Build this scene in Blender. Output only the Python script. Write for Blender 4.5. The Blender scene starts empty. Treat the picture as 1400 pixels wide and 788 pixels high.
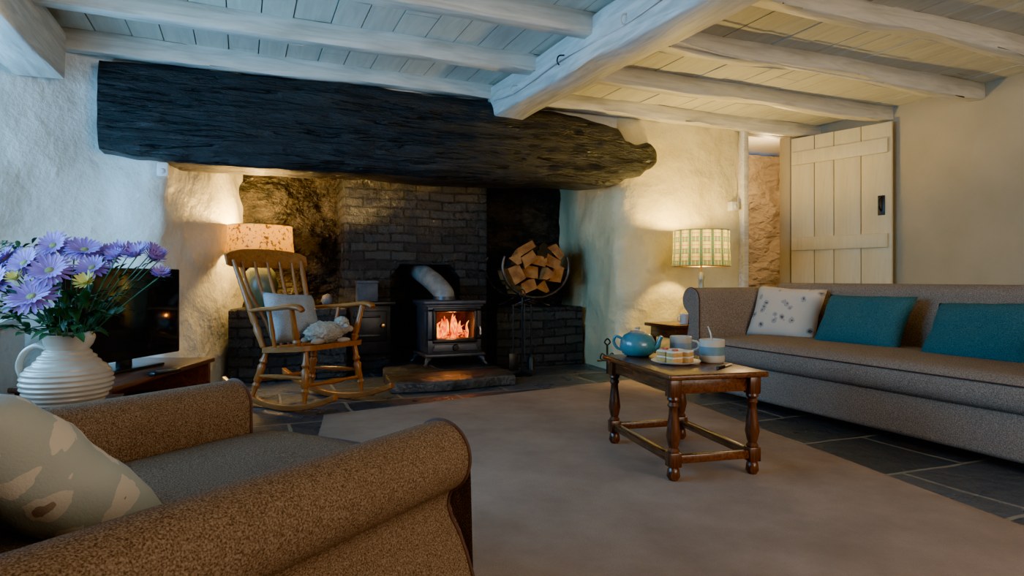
import bpy, bmesh, math, random
from mathutils import Vector, Matrix, noise
random.seed(7)
C = bpy.context
COL = C.scene.collection

# ------------------------------------------------------------------ materials
def newmat(name):
    m = bpy.data.materials.new(name); m.use_nodes = True
    nt = m.node_tree
    return m, nt, nt.nodes['Principled BSDF']

def N(nt, t, **kw):
    n = nt.nodes.new(t)
    for k, v in kw.items(): setattr(n, k, v)
    return n

def L(nt, a, b): nt.links.new(a, b)

def coords(nt, stretch=(1, 1, 1)):
    tc = N(nt, 'ShaderNodeTexCoord'); mp = N(nt, 'ShaderNodeMapping')
    mp.inputs['Scale'].default_value = stretch
    L(nt, tc.outputs['Object'], mp.inputs['Vector'])
    return mp.outputs['Vector']

def noise_n(nt, vec, scale, detail=5, rough=.55, dist=0):
    n = N(nt, 'ShaderNodeTexNoise')
    n.inputs['Scale'].default_value = scale; n.inputs['Detail'].default_value = detail
    n.inputs['Roughness'].default_value = rough; n.inputs['Distortion'].default_value = dist
    L(nt, vec, n.inputs['Vector']); return n.outputs['Fac']

def ramp(nt, fac, stops):
    r = N(nt, 'ShaderNodeValToRGB'); e = r.color_ramp.elements
    while len(e) < len(stops): e.new(.5)
    for i, (p, c) in enumerate(stops):
        e[i].position = p; e[i].color = (*c, 1)
    L(nt, fac, r.inputs['Fac']); return r.outputs['Color']

def bump(nt, h, strength, dist, bs, prev=None):
    b = N(nt, 'ShaderNodeBump'); b.inputs['Strength'].default_value = strength
    b.inputs['Distance'].default_value = dist
    L(nt, h, b.inputs['Height'])
    if prev is not None: L(nt, prev, b.inputs['Normal'])
    if bs is not None: L(nt, b.outputs['Normal'], bs.inputs['Normal'])
    return b.outputs['Normal']

def math_n(nt, op, a, b=None):
    n = N(nt, 'ShaderNodeMath', operation=op)
    for i, v in enumerate((a, b)):
        if v is None: continue
        if isinstance(v, (int, float)): n.inputs[i].default_value = v
        else: L(nt, v, n.inputs[i])
    return n.outputs[0]

def mixc(nt, fac, a, b, blend='MIX'):
    n = N(nt, 'ShaderNodeMixRGB', blend_type=blend)
    for s, v in (('Fac', fac), ('Color1', a), ('Color2', b)):
        if isinstance(v, (int, float)): n.inputs[s].default_value = v
        elif isinstance(v, tuple): n.inputs[s].default_value = (*v, 1)
        else: L(nt, v, n.inputs[s])
    return n.outputs['Color']

def mat(name, c1, c2=None, scale=6, rough=.6, b=.3, bscale=30, bdist=.01, metal=0, stretch=(1, 1, 1), lo=.35, hi=.65, spec=.5, coat=0):
    m, nt, bs = newmat(name)
    c2 = c2 or tuple(x * .75 for x in c1)
    v = coords(nt, stretch)
    f = noise_n(nt, v, scale)
    L(nt, ramp(nt, f, [(lo, c2), (hi, c1)]), bs.inputs['Base Color'])
    bs.inputs['Roughness'].default_value = rough; bs.inputs['Metallic'].default_value = metal
    bs.inputs['Specular IOR Level'].default_value = spec
    bs.inputs['Coat Weight'].default_value = coat
    if b: bump(nt, noise_n(nt, v, bscale), b, bdist, bs)
    return m

def wood(name, c1, c2, axis=0, rough=.4, scale=9, b=.25):
    st = [5, 5, 5]; st[axis] = .5
    m, nt, bs = newmat(name)
    v = coords(nt, tuple(st))
    f = noise_n(nt, v, scale, 6, .6, 1.2)
    L(nt, ramp(nt, f, [(.3, c2), (.62, c1)]), bs.inputs['Base Color'])
    bs.inputs['Roughness'].default_value = rough
    bump(nt, f, b, .004, bs)
    return m

PLASTER = mat('lime_plaster_white', (.77, .77, .71), (.65, .64, .57), 3, .5, .6, 6, .05, lo=.3, hi=.7)
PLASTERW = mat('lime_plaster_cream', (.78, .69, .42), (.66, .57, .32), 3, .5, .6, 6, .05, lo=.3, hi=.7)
WALLR = mat('painted_wall_beige', (.48, .41, .28), (.42, .36, .24), 2, .8, .25, 10, .01)
PAINTW = wood('white_painted_timber', (.75, .72, .64), (.52, .50, .43), 0, .5, 4, .6)
PAINTWY = wood('white_painted_timber_lengthwise', (.74, .72, .66), (.44, .43, .39), 1, .5, 4, .9)
DOORM = wood('cream_painted_planks', (.70, .61, .38), (.62, .53, .32), 2, .5, 4, .2)
IRON = mat('black_cast_iron', (.026, .025, .026), (.014, .014, .014), 20, .38, .25, 120, .003, metal=.3)
HOOPM = mat('forged_steel_hoop', (.12, .10, .09), (.06, .05, .045), 20, .35, .25, 120, .003, metal=.7)
STOVEG = mat('stove_enamel_dark_grey', (.085, .085, .098), (.06, .06, .07), 10, .38, .15, 120, .002, metal=.3)
CHROME = mat('brushed_steel', (.60, .57, .52), (.42, .40, .37), 20, .35, .1, 60, .002, metal=.7)
FLUE = mat('flue_pipe_grey', (.32, .30, .27), (.18, .17, .155), 14, .6, .2, 60, .002, metal=.1)
OAK = wood('dark_oak', (.16, .058, .022), (.045, .016, .008), 1, .25)
OAKZ = wood('dark_oak_legs', (.13, .046, .018), (.036, .013, .007), 2, .25)
PINE = wood('honey_rocker_wood', (.38, .14, .036), (.19, .06, .015), 2, .28)
PINEX = wood('honey_rocker_wood_seat', (.36, .13, .034), (.19, .06, .016), 1, .28)
CAB = wood('brown_cabinet_wood', (.15, .06, .035), (.06, .022, .014), 0, .28)

def tweed(name, dk, md, lt, sc=170, mx=.3):
    m, nt, bs = newmat(name)
    v = coords(nt)
    f = noise_n(nt, v, sc, 2, .5)
    c = ramp(nt, f, [(.32, dk), (.5, md), (.70, lt)])
    g = noise_n(nt, v, 4, 3)
    c = mixc(nt, math_n(nt, 'MULTIPLY', g, mx), c, dk)
    L(nt, c, bs.inputs['Base Color']); bs.inputs['Roughness'].default_value = 1
    bs.inputs['Specular IOR Level'].default_value = .08
    bump(nt, f, .6, .003, bs)
    return m
TWEED = tweed('brown_tweed', (.068, .042, .025), (.175, .113, .072), (.30, .205, .14), 340)
TWEEDS = tweed('taupe_tweed', (.15, .112, .084), (.27, .208, .165), (.42, .34, .275), 220)
PIPING = mat('brown_piping', (.09, .04, .03), (.06, .03, .02), 30, .8)
TEAL = tweed('teal_linen', (.028, .085, .10), (.05, .135, .155), (.095, .20, .225), 260)
GREYC = tweed('blue_grey_linen', (.22, .23, .25), (.35, .37, .39), (.50, .52, .54), 240)

def spotted(name, base, spot, spot2, sc=14, th=.28):
    m, nt, bs = newmat(name)
    v = coords(nt, (1, .25, 1))
    vo = N(nt, 'ShaderNodeTexVoronoi'); vo.inputs['Scale'].default_value = sc
    n = N(nt, 'ShaderNodeTexNoise'); n.inputs['Scale'].default_value = 34
    L(nt, v, n.inputs['Vector'])
    vv = N(nt, 'ShaderNodeMixRGB'); vv.inputs['Fac'].default_value = .03
    L(nt, v, vv.inputs['Color1']); L(nt, n.outputs['Color'], vv.inputs['Color2'])
    L(nt, vv.outputs['Color'], vo.inputs['Vector'])
    f = math_n(nt, 'LESS_THAN', vo.outputs['Distance'], th)
    f2 = math_n(nt, 'LESS_THAN', vo.outputs['Distance'], th * .5)
    c = mixc(nt, f, base, spot); c = mixc(nt, f2, c, spot2)
    L(nt, c, bs.inputs['Base Color']); bs.inputs['Roughness'].default_value = .9
    bump(nt, noise_n(nt, coords(nt), 200, 2), .3, .003, bs)
    return m
SHEEPC = spotted('sheep_print_cream', (.66, .54, .42), (.42, .36, .31), (.14, .11, .09), 14, .30)
SHEEPG = spotted('sheep_print_sage', (.34, .35, .30), (.54, .47, .38), (.28, .20, .15), 13, .33)

def slate():
    m, nt, bs = newmat('slate_flagstones')
    v = coords(nt)
    n = N(nt, 'ShaderNodeTexNoise'); n.inputs['Scale'].default_value = 1.6; L(nt, v, n.inputs['Vector'])
    vv = N(nt, 'ShaderNodeMixRGB'); vv.inputs['Fac'].default_value = .10
    L(nt, v, vv.inputs['Color1']); L(nt, n.outputs['Color'], vv.inputs['Color2'])
    br = N(nt, 'ShaderNodeTexBrick'); L(nt, vv.outputs['Color'], br.inputs['Vector'])
    br.inputs['Scale'].default_value = 1; br.inputs['Brick Width'].default_value = .72
    br.inputs['Row Height'].default_value = .46; br.inputs['Mortar Size'].default_value = .011
    br.inputs['Mortar Smooth'].default_value = .4
    br.inputs['Color1'].default_value = (.030, .042, .056, 1); br.inputs['Color2'].default_value = (.10, .112, .13, 1)
    br.inputs['Mortar'].default_value = (.30, .27, .22, 1)
    f = noise_n(nt, v, 7, 8, .65)
    c = mixc(nt, math_n(nt, 'MULTIPLY', f, .5), br.outputs['Color'], (.065, .068, .076))
    L(nt, c, bs.inputs['Base Color'])
    L(nt, ramp(nt, noise_n(nt, v, 4), [(.3, (.22,) * 3), (.7, (.45,) * 3)]), bs.inputs['Roughness'])
    nb = bump(nt, math_n(nt, 'SUBTRACT', 1, br.outputs['Fac']), .7, .008, None)
    bump(nt, f, .8, .04, bs, nb)
    return m
SLATE = slate()

def tarbrick():
    m, nt, bs = newmat('tarred_black_brick')
    v = coords(nt)
    s = N(nt, 'ShaderNodeSeparateXYZ'); L(nt, v, s.inputs[0])
    cb = N(nt, 'ShaderNodeCombineXYZ')
    nz = noise_n(nt, v, 2.5, 3)
    L(nt, math_n(nt, 'ADD', s.outputs[0], s.outputs[1]), cb.inputs[0])
    L(nt, math_n(nt, 'ADD', s.outputs[2], math_n(nt, 'MULTIPLY', nz, .07)), cb.inputs[1])
    br = N(nt, 'ShaderNodeTexBrick'); L(nt, cb.outputs[0], br.inputs['Vector'])
    br.inputs['Scale'].default_value = 1; br.inputs['Brick Width'].default_value = .24
    br.inputs['Row Height'].default_value = .08; br.inputs['Mortar Size'].default_value = .011
    br.inputs['Mortar Smooth'].default_value = .7
    br.inputs['Color1'].default_value = (.034, .032, .030, 1); br.inputs['Color2'].default_value = (.085, .080, .074, 1)
    br.inputs['Mortar'].default_value = (.016, .015, .015, 1)
    f = noise_n(nt, v, 16, 8, .7)
    L(nt, mixc(nt, math_n(nt, 'MULTIPLY', f, .35), br.outputs['Color'], (.09, .085, .078)), bs.inputs['Base Color'])
    L(nt, ramp(nt, noise_n(nt, v, 5), [(.35, (.12,) * 3), (.65, (.34,) * 3)]), bs.inputs['Roughness'])
    nb = bump(nt, math_n(nt, 'SUBTRACT', 1, br.outputs['Fac']), 1, .025, None)
    bump(nt, f, 1, .07, bs, nb)
    return m
TARB = tarbrick()
TARS = mat('tarred_rubble_stone', (.075, .06, .043), (.016, .014, .012), 7, .14, 1, 9, .12, stretch=(1, 1, 1.6))

def rubble():
    m, nt, bs = newmat('rubble_stone_painted')
    v = coords(nt, (1, 1, 1.9))
    vo = N(nt, 'ShaderNodeTexVoronoi', feature='DISTANCE_TO_EDGE'); vo.inputs['Scale'].default_value = 4
    n = N(nt, 'ShaderNodeTexNoise'); n.inputs['Scale'].default_value = 5; L(nt, v, n.inputs['Vector'])
    vv = N(nt, 'ShaderNodeMixRGB'); vv.inputs['Fac'].default_value = .18
    L(nt, v, vv.inputs['Color1']); L(nt, n.outputs['Color'], vv.inputs['Color2'])
    L(nt, vv.outputs['Color'], vo.inputs['Vector'])
    e = ramp(nt, vo.outputs['Distance'], [(0, (0,) * 3), (.2, (1,) * 3)])
    f = noise_n(nt, v, 6)
    L(nt, ramp(nt, f, [(.3, (.44, .34, .22)), (.7, (.58, .46, .31))]), bs.inputs['Base Color'])
    bs.inputs['Roughness'].default_value = .8
    nb = bump(nt, e, .5, .03, None); bump(nt, noise_n(nt, v, 12), .7, .05, bs, nb)
    return m
RUBBLE = rubble()

def lintelm():
    m, nt, bs = newmat('blackened_oak_lintel')
    v = coords(nt, (.7, 3, 4))
    f = noise_n(nt, v, 4, 9, .7, .8)
    L(nt, ramp(nt, f, [(.32, (.006, .0055, .0055)), (.55, (.020, .018, .017)), (.75, (.05, .044, .04))]), bs.inputs['Base Color'])
    L(nt, ramp(nt, noise_n(nt, coords(nt), 6), [(.3, (.28,) * 3), (.7, (.55,) * 3)]), bs.inputs['Roughness'])
    nb = bump(nt, f, 1, .035, None)
    nb = bump(nt, noise_n(nt, coords(nt, (1, 2, 2.6)), 5, 6, .6), .8, .05, None, nb)
    cr = ramp(nt, noise_n(nt, coords(nt, (.4, 3, 7)), 3, 3, .5, .6), [(.48, (1,) * 3), (.5, (0,) * 3), (.52, (1,) * 3)])
    bump(nt, cr, .9, .03, bs, nb)
    return m
LINTEL = lintelm()

def rugm():
    m, nt, bs = newmat('taupe_wool_rug')
    v = coords(nt)
    a = noise_n(nt, v, 2.2, 6, .65); b_ = noise_n(nt, v, 260, 2)
    c = ramp(nt, a, [(.32, (.26, .185, .14)), (.68, (.42, .31, .24))])
    c = mixc(nt, math_n(nt, 'MULTIPLY', b_, .45), c, (.18, .125, .095))
    L(nt, c, bs.inputs['Base Color']); bs.inputs['Roughness'].default_value = 1
    bs.inputs['Specular IOR Level'].default_value = .1
    bump(nt, b_, .6, .006, bs)
    return m
RUG = rugm()

def tartan(name='tartan_shade'):
    m, nt, bs = newmat(name)
    tc = N(nt, 'ShaderNodeTexCoord'); s = N(nt, 'ShaderNodeSeparateXYZ'); L(nt, tc.outputs['Object'], s.inputs[0])
    an = math_n(nt, 'ARCTAN2', s.outputs[1], s.outputs[0])
    def stripes(x, k, th):
        return math_n(nt, 'GREATER_THAN', math_n(nt, 'SINE', math_n(nt, 'MULTIPLY', x, k)), th)
    c = mixc(nt, math_n(nt, 'MULTIPLY', stripes(an, 16, .1), .9), (.24, .21, .10), (.008, .045, .042))
    c = mixc(nt, math_n(nt, 'MULTIPLY', stripes(s.outputs[2], 62, .1), .7), c, (.012, .07, .068))
    c = mixc(nt, math_n(nt, 'MULTIPLY', stripes(an, 48, .8), .7), c, (.32, .29, .18))
    c = mixc(nt, math_n(nt, 'MULTIPLY', stripes(s.outputs[2], 186, .85), .7), c, (.12, .03, .01))
    tr = N(nt, 'ShaderNodeBsdfTranslucent'); L(nt, c, tr.inputs['Color']); L(nt, c, bs.inputs['Base Color'])
    bs.inputs['Roughness'].default_value = .9
    mx = N(nt, 'ShaderNodeMixShader'); mx.inputs[0].default_value = .36
    L(nt, bs.outputs[0], mx.inputs[1]); L(nt, tr.outputs[0], mx.inputs[2])
    L(nt, mx.outputs[0], nt.nodes['Material Output'].inputs['Surface'])
    return m
TARTAN = tartan()

def shadem():
    m, nt, bs = newmat('speckled_fabric_shade')
    v = coords(nt)
    c = ramp(nt, noise_n(nt, v, 34, 5, .65), [(.40, (.035, .014, .001)), (.47, (.24, .14, .022))])
    tr = N(nt, 'ShaderNodeBsdfTranslucent'); L(nt, c, tr.inputs['Color']); L(nt, c, bs.inputs['Base Color'])
    mx = N(nt, 'ShaderNodeMixShader'); mx.inputs[0].default_value = .36
    L(nt, bs.outputs[0], mx.inputs[1]); L(nt, tr.outputs[0], mx.inputs[2])
    L(nt, mx.outputs[0], nt.nodes['Material Output'].inputs['Surface'])
    return m
SHADE = shadem()

def flame():
    m, nt, bs = newmat('flame')
    v = coords(nt, (1, 1, .45))
    c = ramp(nt, noise_n(nt, v, 26, 5, .6, 1.0), [(.36, (.3, .008, .0)), (.5, (1, .13, .003)), (.64, (1, .48, .04))])
    L(nt, c, bs.inputs['Emission Color']); bs.inputs['Emission Strength'].default_value = 2.6
    bs.inputs['Base Color'].default_value = (.02, .004, 0, 1); bs.inputs['Specular IOR Level'].default_value = 0
    return m
FLAME = flame()
EMBER = mat('embers', (.05, .02, .01), None, 30)
_n = EMBER.node_tree; _b = _n.nodes['Principled BSDF']
L(_n, ramp(_n, noise_n(_n, coords(_n), 35), [(.46, (.04, .002, 0)), (.62, (1, .10, .003))]), _b.inputs['Emission Color'])
_b.inputs['Emission Strength'].default_value = 2.4
FBRICK = mat('firebrick_lining', (.14, .06, .022), (.07, .026, .01), 20, .9, .4, 30)
BULB = mat('bulb_glass', (1, .9, .7)); _b = BULB.node_tree.nodes['Principled BSDF']
_b.inputs['Emission Color'].default_value = (1, .7, .35, 1); _b.inputs['Emission Strength'].default_value = 6

CREAMG = mat('cream_glaze', (.50, .44, .36), (.43, .37, .30), 10, .3, .15, 30, .004, coat=.3)
TEALG = mat('teal_enamel', (.05, .20, .25), (.04, .165, .21), 8, .25, 0, coat=.4)
SAGEG = mat('sage_ceramic', (.13, .16, .09), (.09, .11, .065), 8, .3, .1)
WHITEP = mat('white_porcelain', (.75, .74, .7), (.7, .69, .66), 8, .25, 0)
PLASTIC = mat('white_plastic', (.7, .7, .68), None, 8, .4, 0)
BRASS = mat('aged_brass', (.45, .28, .1), (.3, .18, .06), 20, .3, .1, metal=1)
GREYB = mat('grey_stone_dark', (.10, .10, .11), (.05, .05, .055), 12, .7, .6, 20)
SCREEN = mat('tv_screen', (.008, .009, .011), None, 5, .08, 0)
BLKP = mat('black_plastic', (.015, .015, .016), None, 5, .3, 0)
BARK = mat('log_bark', (.11, .06, .035), (.04, .022, .013), 25, .9, .8, 40, .01)
GRAIN = mat('split_log_wood', (.50, .22, .065), (.24, .09, .025), 11, .75, .8, 40, .008)
PETAL = mat('purple_petals', (.34, .21, .62), (.22, .12, .50), 20, .6, .1, lo=.3, hi=.6)
PETALC = mat('flower_centre', (.32, .36, .12), (.2, .22, .06), 60, .7, .5, 120)
YEL = mat('pale_yellow_petals', (.75, .66, .2), (.6, .5, .12), 20, .6, .1)
LEAF = mat('leaf_green', (.04, .13, .03), (.018, .06, .016), 12, .5, .2, 40)
FLEECE = mat('plush_fleece', (.56, .49, .40), (.38, .32, .25), 60, 1, 1, 70, .02)
FACE = mat('plush_face', (.42, .32, .24), None, 20, .9)
SPONGE = mat('sponge_cake', (.62, .36, .12), (.5, .26, .07), 60, .9, .6, 120, .004)
ICING = mat('icing', (.80, .75, .62), None, 20, .6, .2)
JAM = mat('strawberry', (.55, .05, .03), None, 20, .4)
SILL = mat('sill_white_paint', (.72, .74, .74), None, 4, .5, .2)
GLASSY = mat('window_frame_paint', (.7, .7, .68), None, 6, .5, .1)
SLATEH = mat('slate_hearth_slab', (.085, .085, .088), (.035, .035, .038), 6, .4, 1, 7, .05)

def stripemug(name, base, band, lo, hi, k=0):
    m, nt, bs = newmat(name)
    tc = N(nt, 'ShaderNodeTexCoord'); s = N(nt, 'ShaderNodeSeparateXYZ'); L(nt, tc.outputs['Object'], s.inputs[0])
    a = math_n(nt, 'GREATER_THAN', s.outputs[2], lo); b_ = math_n(nt, 'LESS_THAN', s.outputs[2], hi)
    L(nt, mixc(nt, math_n(nt, 'MULTIPLY', a, b_), base, band), bs.inputs['Base Color'])
    bs.inputs['Roughness'].default_value = .3
    return m
MUG1 = stripemug('pottery_cream_blue_band', (.46, .41, .33), (.26, .32, .36), .03, .065)
MUG2 = stripemug('pottery_cream_teal_band', (.5, .45, .37), (.13, .23, .27), .035, .075)

# ------------------------------------------------------------------ geometry helpers
def empty(name, loc=(0, 0, 0), rot=(0, 0, 0)):
    o = bpy.data.objects.new(name, None); COL.objects.link(o)
    o.location = loc; o.rotation_euler = rot; o.empty_display_size = .1
    return o

def finish(bm, name, m, parent=None, loc=(0, 0, 0), rot=(0, 0, 0), smooth=True, angle=40):
    bmesh.ops.recalc_face_normals(bm, faces=bm.faces)
    me = bpy.data.meshes.new(name); bm.to_mesh(me); bm.free()
    ms = m if isinstance(m, (list, tuple)) else [m]
    for x in ms: me.materials.append(x)
    if smooth:
        for p in me.polygons: p.use_smooth = True
        try: me.set_sharp_from_angle(angle=math.radians(angle))
        except Exception: pass
    o = bpy.data.objects.new(name, me); COL.objects.link(o)
    o.location = loc; o.rotation_euler = rot
    if parent: o.parent = parent
    return o

def box(name, size, loc, m, parent=None, rot=(0, 0, 0), bev=.006, seg=2):
    bm = bmesh.new(); bmesh.ops.create_cube(bm, size=1)
    for v in bm.verts: v.co = Vector((v.co.x * size[0], v.co.y * size[1], v.co.z * size[2]))
    if bev: bmesh.ops.bevel(bm, geom=bm.edges[:], offset=min(bev, min(size) * .45), segments=seg, affect='EDGES', profile=.5)
    return finish(bm, name, m, parent, loc, rot)

def boxmm(name, a, b, m, parent=None, bev=.006, seg=2):
    return box(name, [b[i] - a[i] for i in range(3)], [(a[i] + b[i]) / 2 for i in range(3)], m, parent, bev=bev, seg=seg)

def lathe_bm(prof, seg=32):
    bm = bmesh.new(); rings = []
    for r, z in prof:
        if r < 1e-5: rings.append([bm.verts.new((0, 0, z))])
        else: rings.append([bm.verts.new((r * math.cos(2 * math.pi * i / seg), r * math.sin(2 * math.pi * i / seg), z)) for i in range(seg)])
    for a, b in zip(rings, rings[1:]):
        if len(a) == 1 and len(b) == 1: continue
        for i in range(seg):
            j = (i + 1) % seg
            if len(a) == 1: bm.faces.new((a[0], b[i], b[j]))
            elif len(b) == 1: bm.faces.new((a[i], a[j], b[0]))
            else: bm.faces.new((a[i], a[j], b[j], b[i]))
    return bm

def lathe(name, prof, loc, m, parent=None, seg=32, rot=(0, 0, 0), angle=50):
    return finish(lathe_bm(prof, seg), name, m, parent, loc, rot, angle=angle)

def turned(name, p0, p1, prof, m, parent, seg=14):
    p0, p1 = Vector(p0), Vector(p1); d = p1 - p0; Ln = d.length
    pr = [(0, 0)] + [(r, t * Ln) for t, r in prof] + [(0, Ln)]
    o = finish(lathe_bm(pr, seg), name, m, parent, p0)
    o.rotation_mode = 'QUATERNION'; o.rotation_quaternion = Vector((0, 0, 1)).rotation_difference(d.normalized())
    return o

def smoothpath(pts, n=6):
    P = [Vector(p) for p in pts]; out = []
    for i in range(len(P) - 1):
        a = P[max(i - 1, 0)]; b = P[i]; c = P[i + 1]; d = P[min(i + 2, len(P) - 1)]
        for k in range(n):
            t = k / n
            out.append(.5 * ((2 * b) + (c - a) * t + (2 * a - 5 * b + 4 * c - d) * t * t + (3 * b - a - 3 * c + d) * t ** 3))
    out.append(P[-1]); return out

def tube(name, pts, r, m, parent=None, seg=10, smooth=6, closed=False, flat=1.0, bm=None):
    P = smoothpath(pts, smooth) if smooth else [Vector(p) for p in pts]
    own = bm is None
    if own: bm = bmesh.new()
    n = len(P); rings = []
    up = Vector((0, 0, 1)); prevx = None
    for i, p in enumerate(P):
        if closed: t = (P[(i + 1) % n] - P[i - 1])
        else: t = (P[min(i + 1, n - 1)] - P[max(i - 1, 0)])
        t = t.normalized() if t.length > 1e-9 else up
        if prevx is None:
            ref = up if abs(t.z) < .9 else Vector((1, 0, 0)); x = t.cross(ref).normalized()
        else: x = (prevx - t * prevx.dot(t)).normalized()
        y = t.cross(x); prevx = x
        if isinstance(r, (list, tuple)):
            f = i / (n - 1) * (len(r) - 1); k = min(int(f), len(r) - 2); rr = r[k] + (r[k + 1] - r[k]) * (f - k)
        else: rr = r
        rings.append([bm.verts.new(p + (x * math.cos(2 * math.pi * j / seg) + y * math.sin(2 * math.pi * j / seg) * flat) * rr) for j in range(seg)])
    for i in range(n if closed else n - 1):
        a = rings[i]; b = rings[(i + 1) % n]
        for j in range(seg): bm.faces.new((a[j], a[(j + 1) % seg], b[(j + 1) % seg], b[j]))
    if not closed:
        bm.faces.new(rings[0]); bm.faces.new(rings[-1])
    if own: return finish(bm, name, m, parent, angle=60)

def prism(name, poly, axis, a, b, m, parent=None, bev=0, loc=(0, 0, 0), rot=(0, 0, 0), angle=40):
    bm = bmesh.new()
    def pt(p, t):
        return {'y': (p[0], t, p[1]), 'z': (p[0], p[1], t), 'x': (t, p[0], p[1])}[axis]
    A = [bm.verts.new(pt(p, a)) for p in poly]; B = [bm.verts.new(pt(p, b)) for p in poly]
    fa = bm.faces.new(A); fb = bm.faces.new(B[::-1]); n = len(poly)
    for i in range(n): bm.faces.new((A[i], A[(i + 1) % n], B[(i + 1) % n], B[i]))
    if bev:
        bmesh.ops.recalc_face_normals(bm, faces=bm.faces)
        es = set(fa.edges) | set(fb.edges)
        bmesh.ops.bevel(bm, geom=list(es), offset=bev, segments=3, affect='EDGES', profile=.5)
    bmesh.ops.triangulate(bm, faces=[f for f in bm.faces if len(f.verts) > 4])
    return finish(bm, name, m, parent, loc, rot, angle=angle)

def chaikin(P, it=2, q=.25):
    P = [Vector(p) for p in P]
    for _ in range(it):
        Q = [P[0]]
        for a, b in zip(P, P[1:]): Q += [a.lerp(b, q), a.lerp(b, 1 - q)]
        P = Q + [P[-1]]
    return P

def wallstrip(name, path, z0, z1, m, lump=.03, it=3, step=.06, fr=1.6):
    P = chaikin([Vector((p[0], p[1], 0)) for p in path], it)
    R = [P[0]]
    for a, b in zip(P, P[1:]):
        k = max(1, int((b - a).length / step))
        for i in range(1, k + 1): R.append(a.lerp(b, i / k))
    nz = int((z1 - z0) / step) + 1
    bm = bmesh.new(); G = []
    for i, p in enumerate(R):
        t = (R[min(i + 1, len(R) - 1)] - R[max(i - 1, 0)]).normalized(); nrm = Vector((t.y, -t.x, 0))
        row = []
        for k in range(nz + 1):
            z = z0 + (z1 - z0) * k / nz
            q = Vector((p.x, p.y, z))
            d = noise.noise(q * fr) * lump + noise.noise(q * fr * 2.6 + Vector((7, 3, 1))) * lump * .5 + noise.noise(q * fr * 6 + Vector((1, 3, 8))) * lump * .18
            row.append(bm.verts.new(q + nrm * d))
        G.append(row)
    for a, b in zip(G, G[1:]):
        for k in range(nz): bm.faces.new((a[k], b[k], b[k + 1], a[k + 1]))
    return finish(bm, name, m, angle=80)

def timber(name, p0, p1, w, h, m, wob=.012, seed=0, n=24, parent=None):
    p0, p1 = Vector(p0), Vector(p1); t = (p1 - p0).normalized(); side = t.cross(Vector((0, 0, 1))).normalized(); up = Vector((0, 0, 1))
    sec = []
    c = .14
    for sx, sz in ((-1, -1), (1, -1), (1, 1), (-1, 1)):
        if (sx, sz) in ((-1, -1), (1, 1)): pts = [(sx, sz * (1 - c)), (sx * (1 - c * .35), sz * (1 - c * .35)), (sx * (1 - c), sz)]
        else: pts = [(sx * (1 - c), sz), (sx * (1 - c * .35), sz * (1 - c * .35)), (sx, sz * (1 - c))]
        sec += pts
    bm = bmesh.new(); rings = []
    for i in range(n + 1):
        q = p0.lerp(p1, i / n)
        ox = noise.noise(q * .9 + Vector((seed, 0, 0))) * wob * 2; oz = noise.noise(q * .9 + Vector((0, seed, 5))) * wob * 2
        ring = []
        for j, (a, b) in enumerate(sec):
            e = noise.noise(q * 3 + Vector((j * .7, seed, 0))) * wob * .8
            ring.append(bm.verts.new(q + side * (a * w / 2 + ox + e * (1 if a > 0 else -1)) + up * (b * h / 2 + (oz if b < 0 else 0) + (e if b < 0 else 0))))
        rings.append(ring)
    for a, b in zip(rings, rings[1:]):
        for j in range(len(sec)): bm.faces.new((a[j], a[(j + 1) % len(sec)], b[(j + 1) % len(sec)], b[j]))
    bm.faces.new(rings[0]); bm.faces.new(rings[-1])
    return finish(bm, name, m, parent, angle=50)

def pillow(name, w, h, t, m, loc, rot, parent=None, n=18, seed=0):
    bm = bmesh.new()
    def P(i, j, s):
        u = -1 + 2 * i / n; v = -1 + 2 * j / n
        pu = 1 - .06 * (1 - abs(v)); pv = 1 - .06 * (1 - abs(u))
        f = max(0, (1 - u ** 4)) ** .5 * max(0, (1 - v ** 4)) ** .5
        z = s * t / 2 * f * (1 + .10 * noise.noise(Vector((u * 1.7 + seed, v * 1.7, s))))
        z += .008 * noise.noise(Vector((u * 4 + seed, v * 4, s))) * f
        return Vector((u * w / 2 * pu, z, v * h / 2 * pv))
    top = [[None] * (n + 1) for _ in range(n + 1)]; bot = [[None] * (n + 1) for _ in range(n + 1)]
    for i in range(n + 1):
        for j in range(n + 1):
            v = bm.verts.new(P(i, j, 1)); top[i][j] = v
            bot[i][j] = v if i in (0, n) or j in (0, n) else bm.verts.new(P(i, j, -1))
    for i in range(n):
        for j in range(n):
            bm.faces.new((top[i][j], top[i + 1][j], top[i + 1][j + 1], top[i][j + 1]))
            bm.faces.new((bot[i][j], bot[i][j + 1], bot[i + 1][j + 1], bot[i + 1][j]))
    return finish(bm, name, m, parent, loc, rot, angle=180)

def softbox(name, size, loc, m, parent=None, rot=(0, 0, 0), bev=.05, puff=.02):
    bm = bmesh.new(); bmesh.ops.create_cube(bm, size=1)
    bmesh.ops.subdivide_edges(bm, edges=bm.edges[:], cuts=11, use_grid_fill=True)
    r = min(bev, min(size) * .49)
    for v in bm.verts:
        c0 = [math.copysign((abs(2 * c)) ** .6, c) / 2 for c in v.co]
        p = Vector([c0[i] * size[i] for i in range(3)])
        q = Vector([max(-s / 2 + r, min(s / 2 - r, c)) for s, c in zip(size, p)])
        d = p - q
        if d.length > 1e-6:
            mxa = max(abs(d.x), abs(d.y), abs(d.z)); p = q + d.normalized() * mxa
        a = (1 - (2 * v.co.x) ** 2) * (1 - (2 * v.co.y) ** 2)
        p.z += puff * a * (2 * v.co.z if v.co.z > 0 else 0)
        v.co = p
    return finish(bm, name, m, parent, loc, rot, angle=180)

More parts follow.
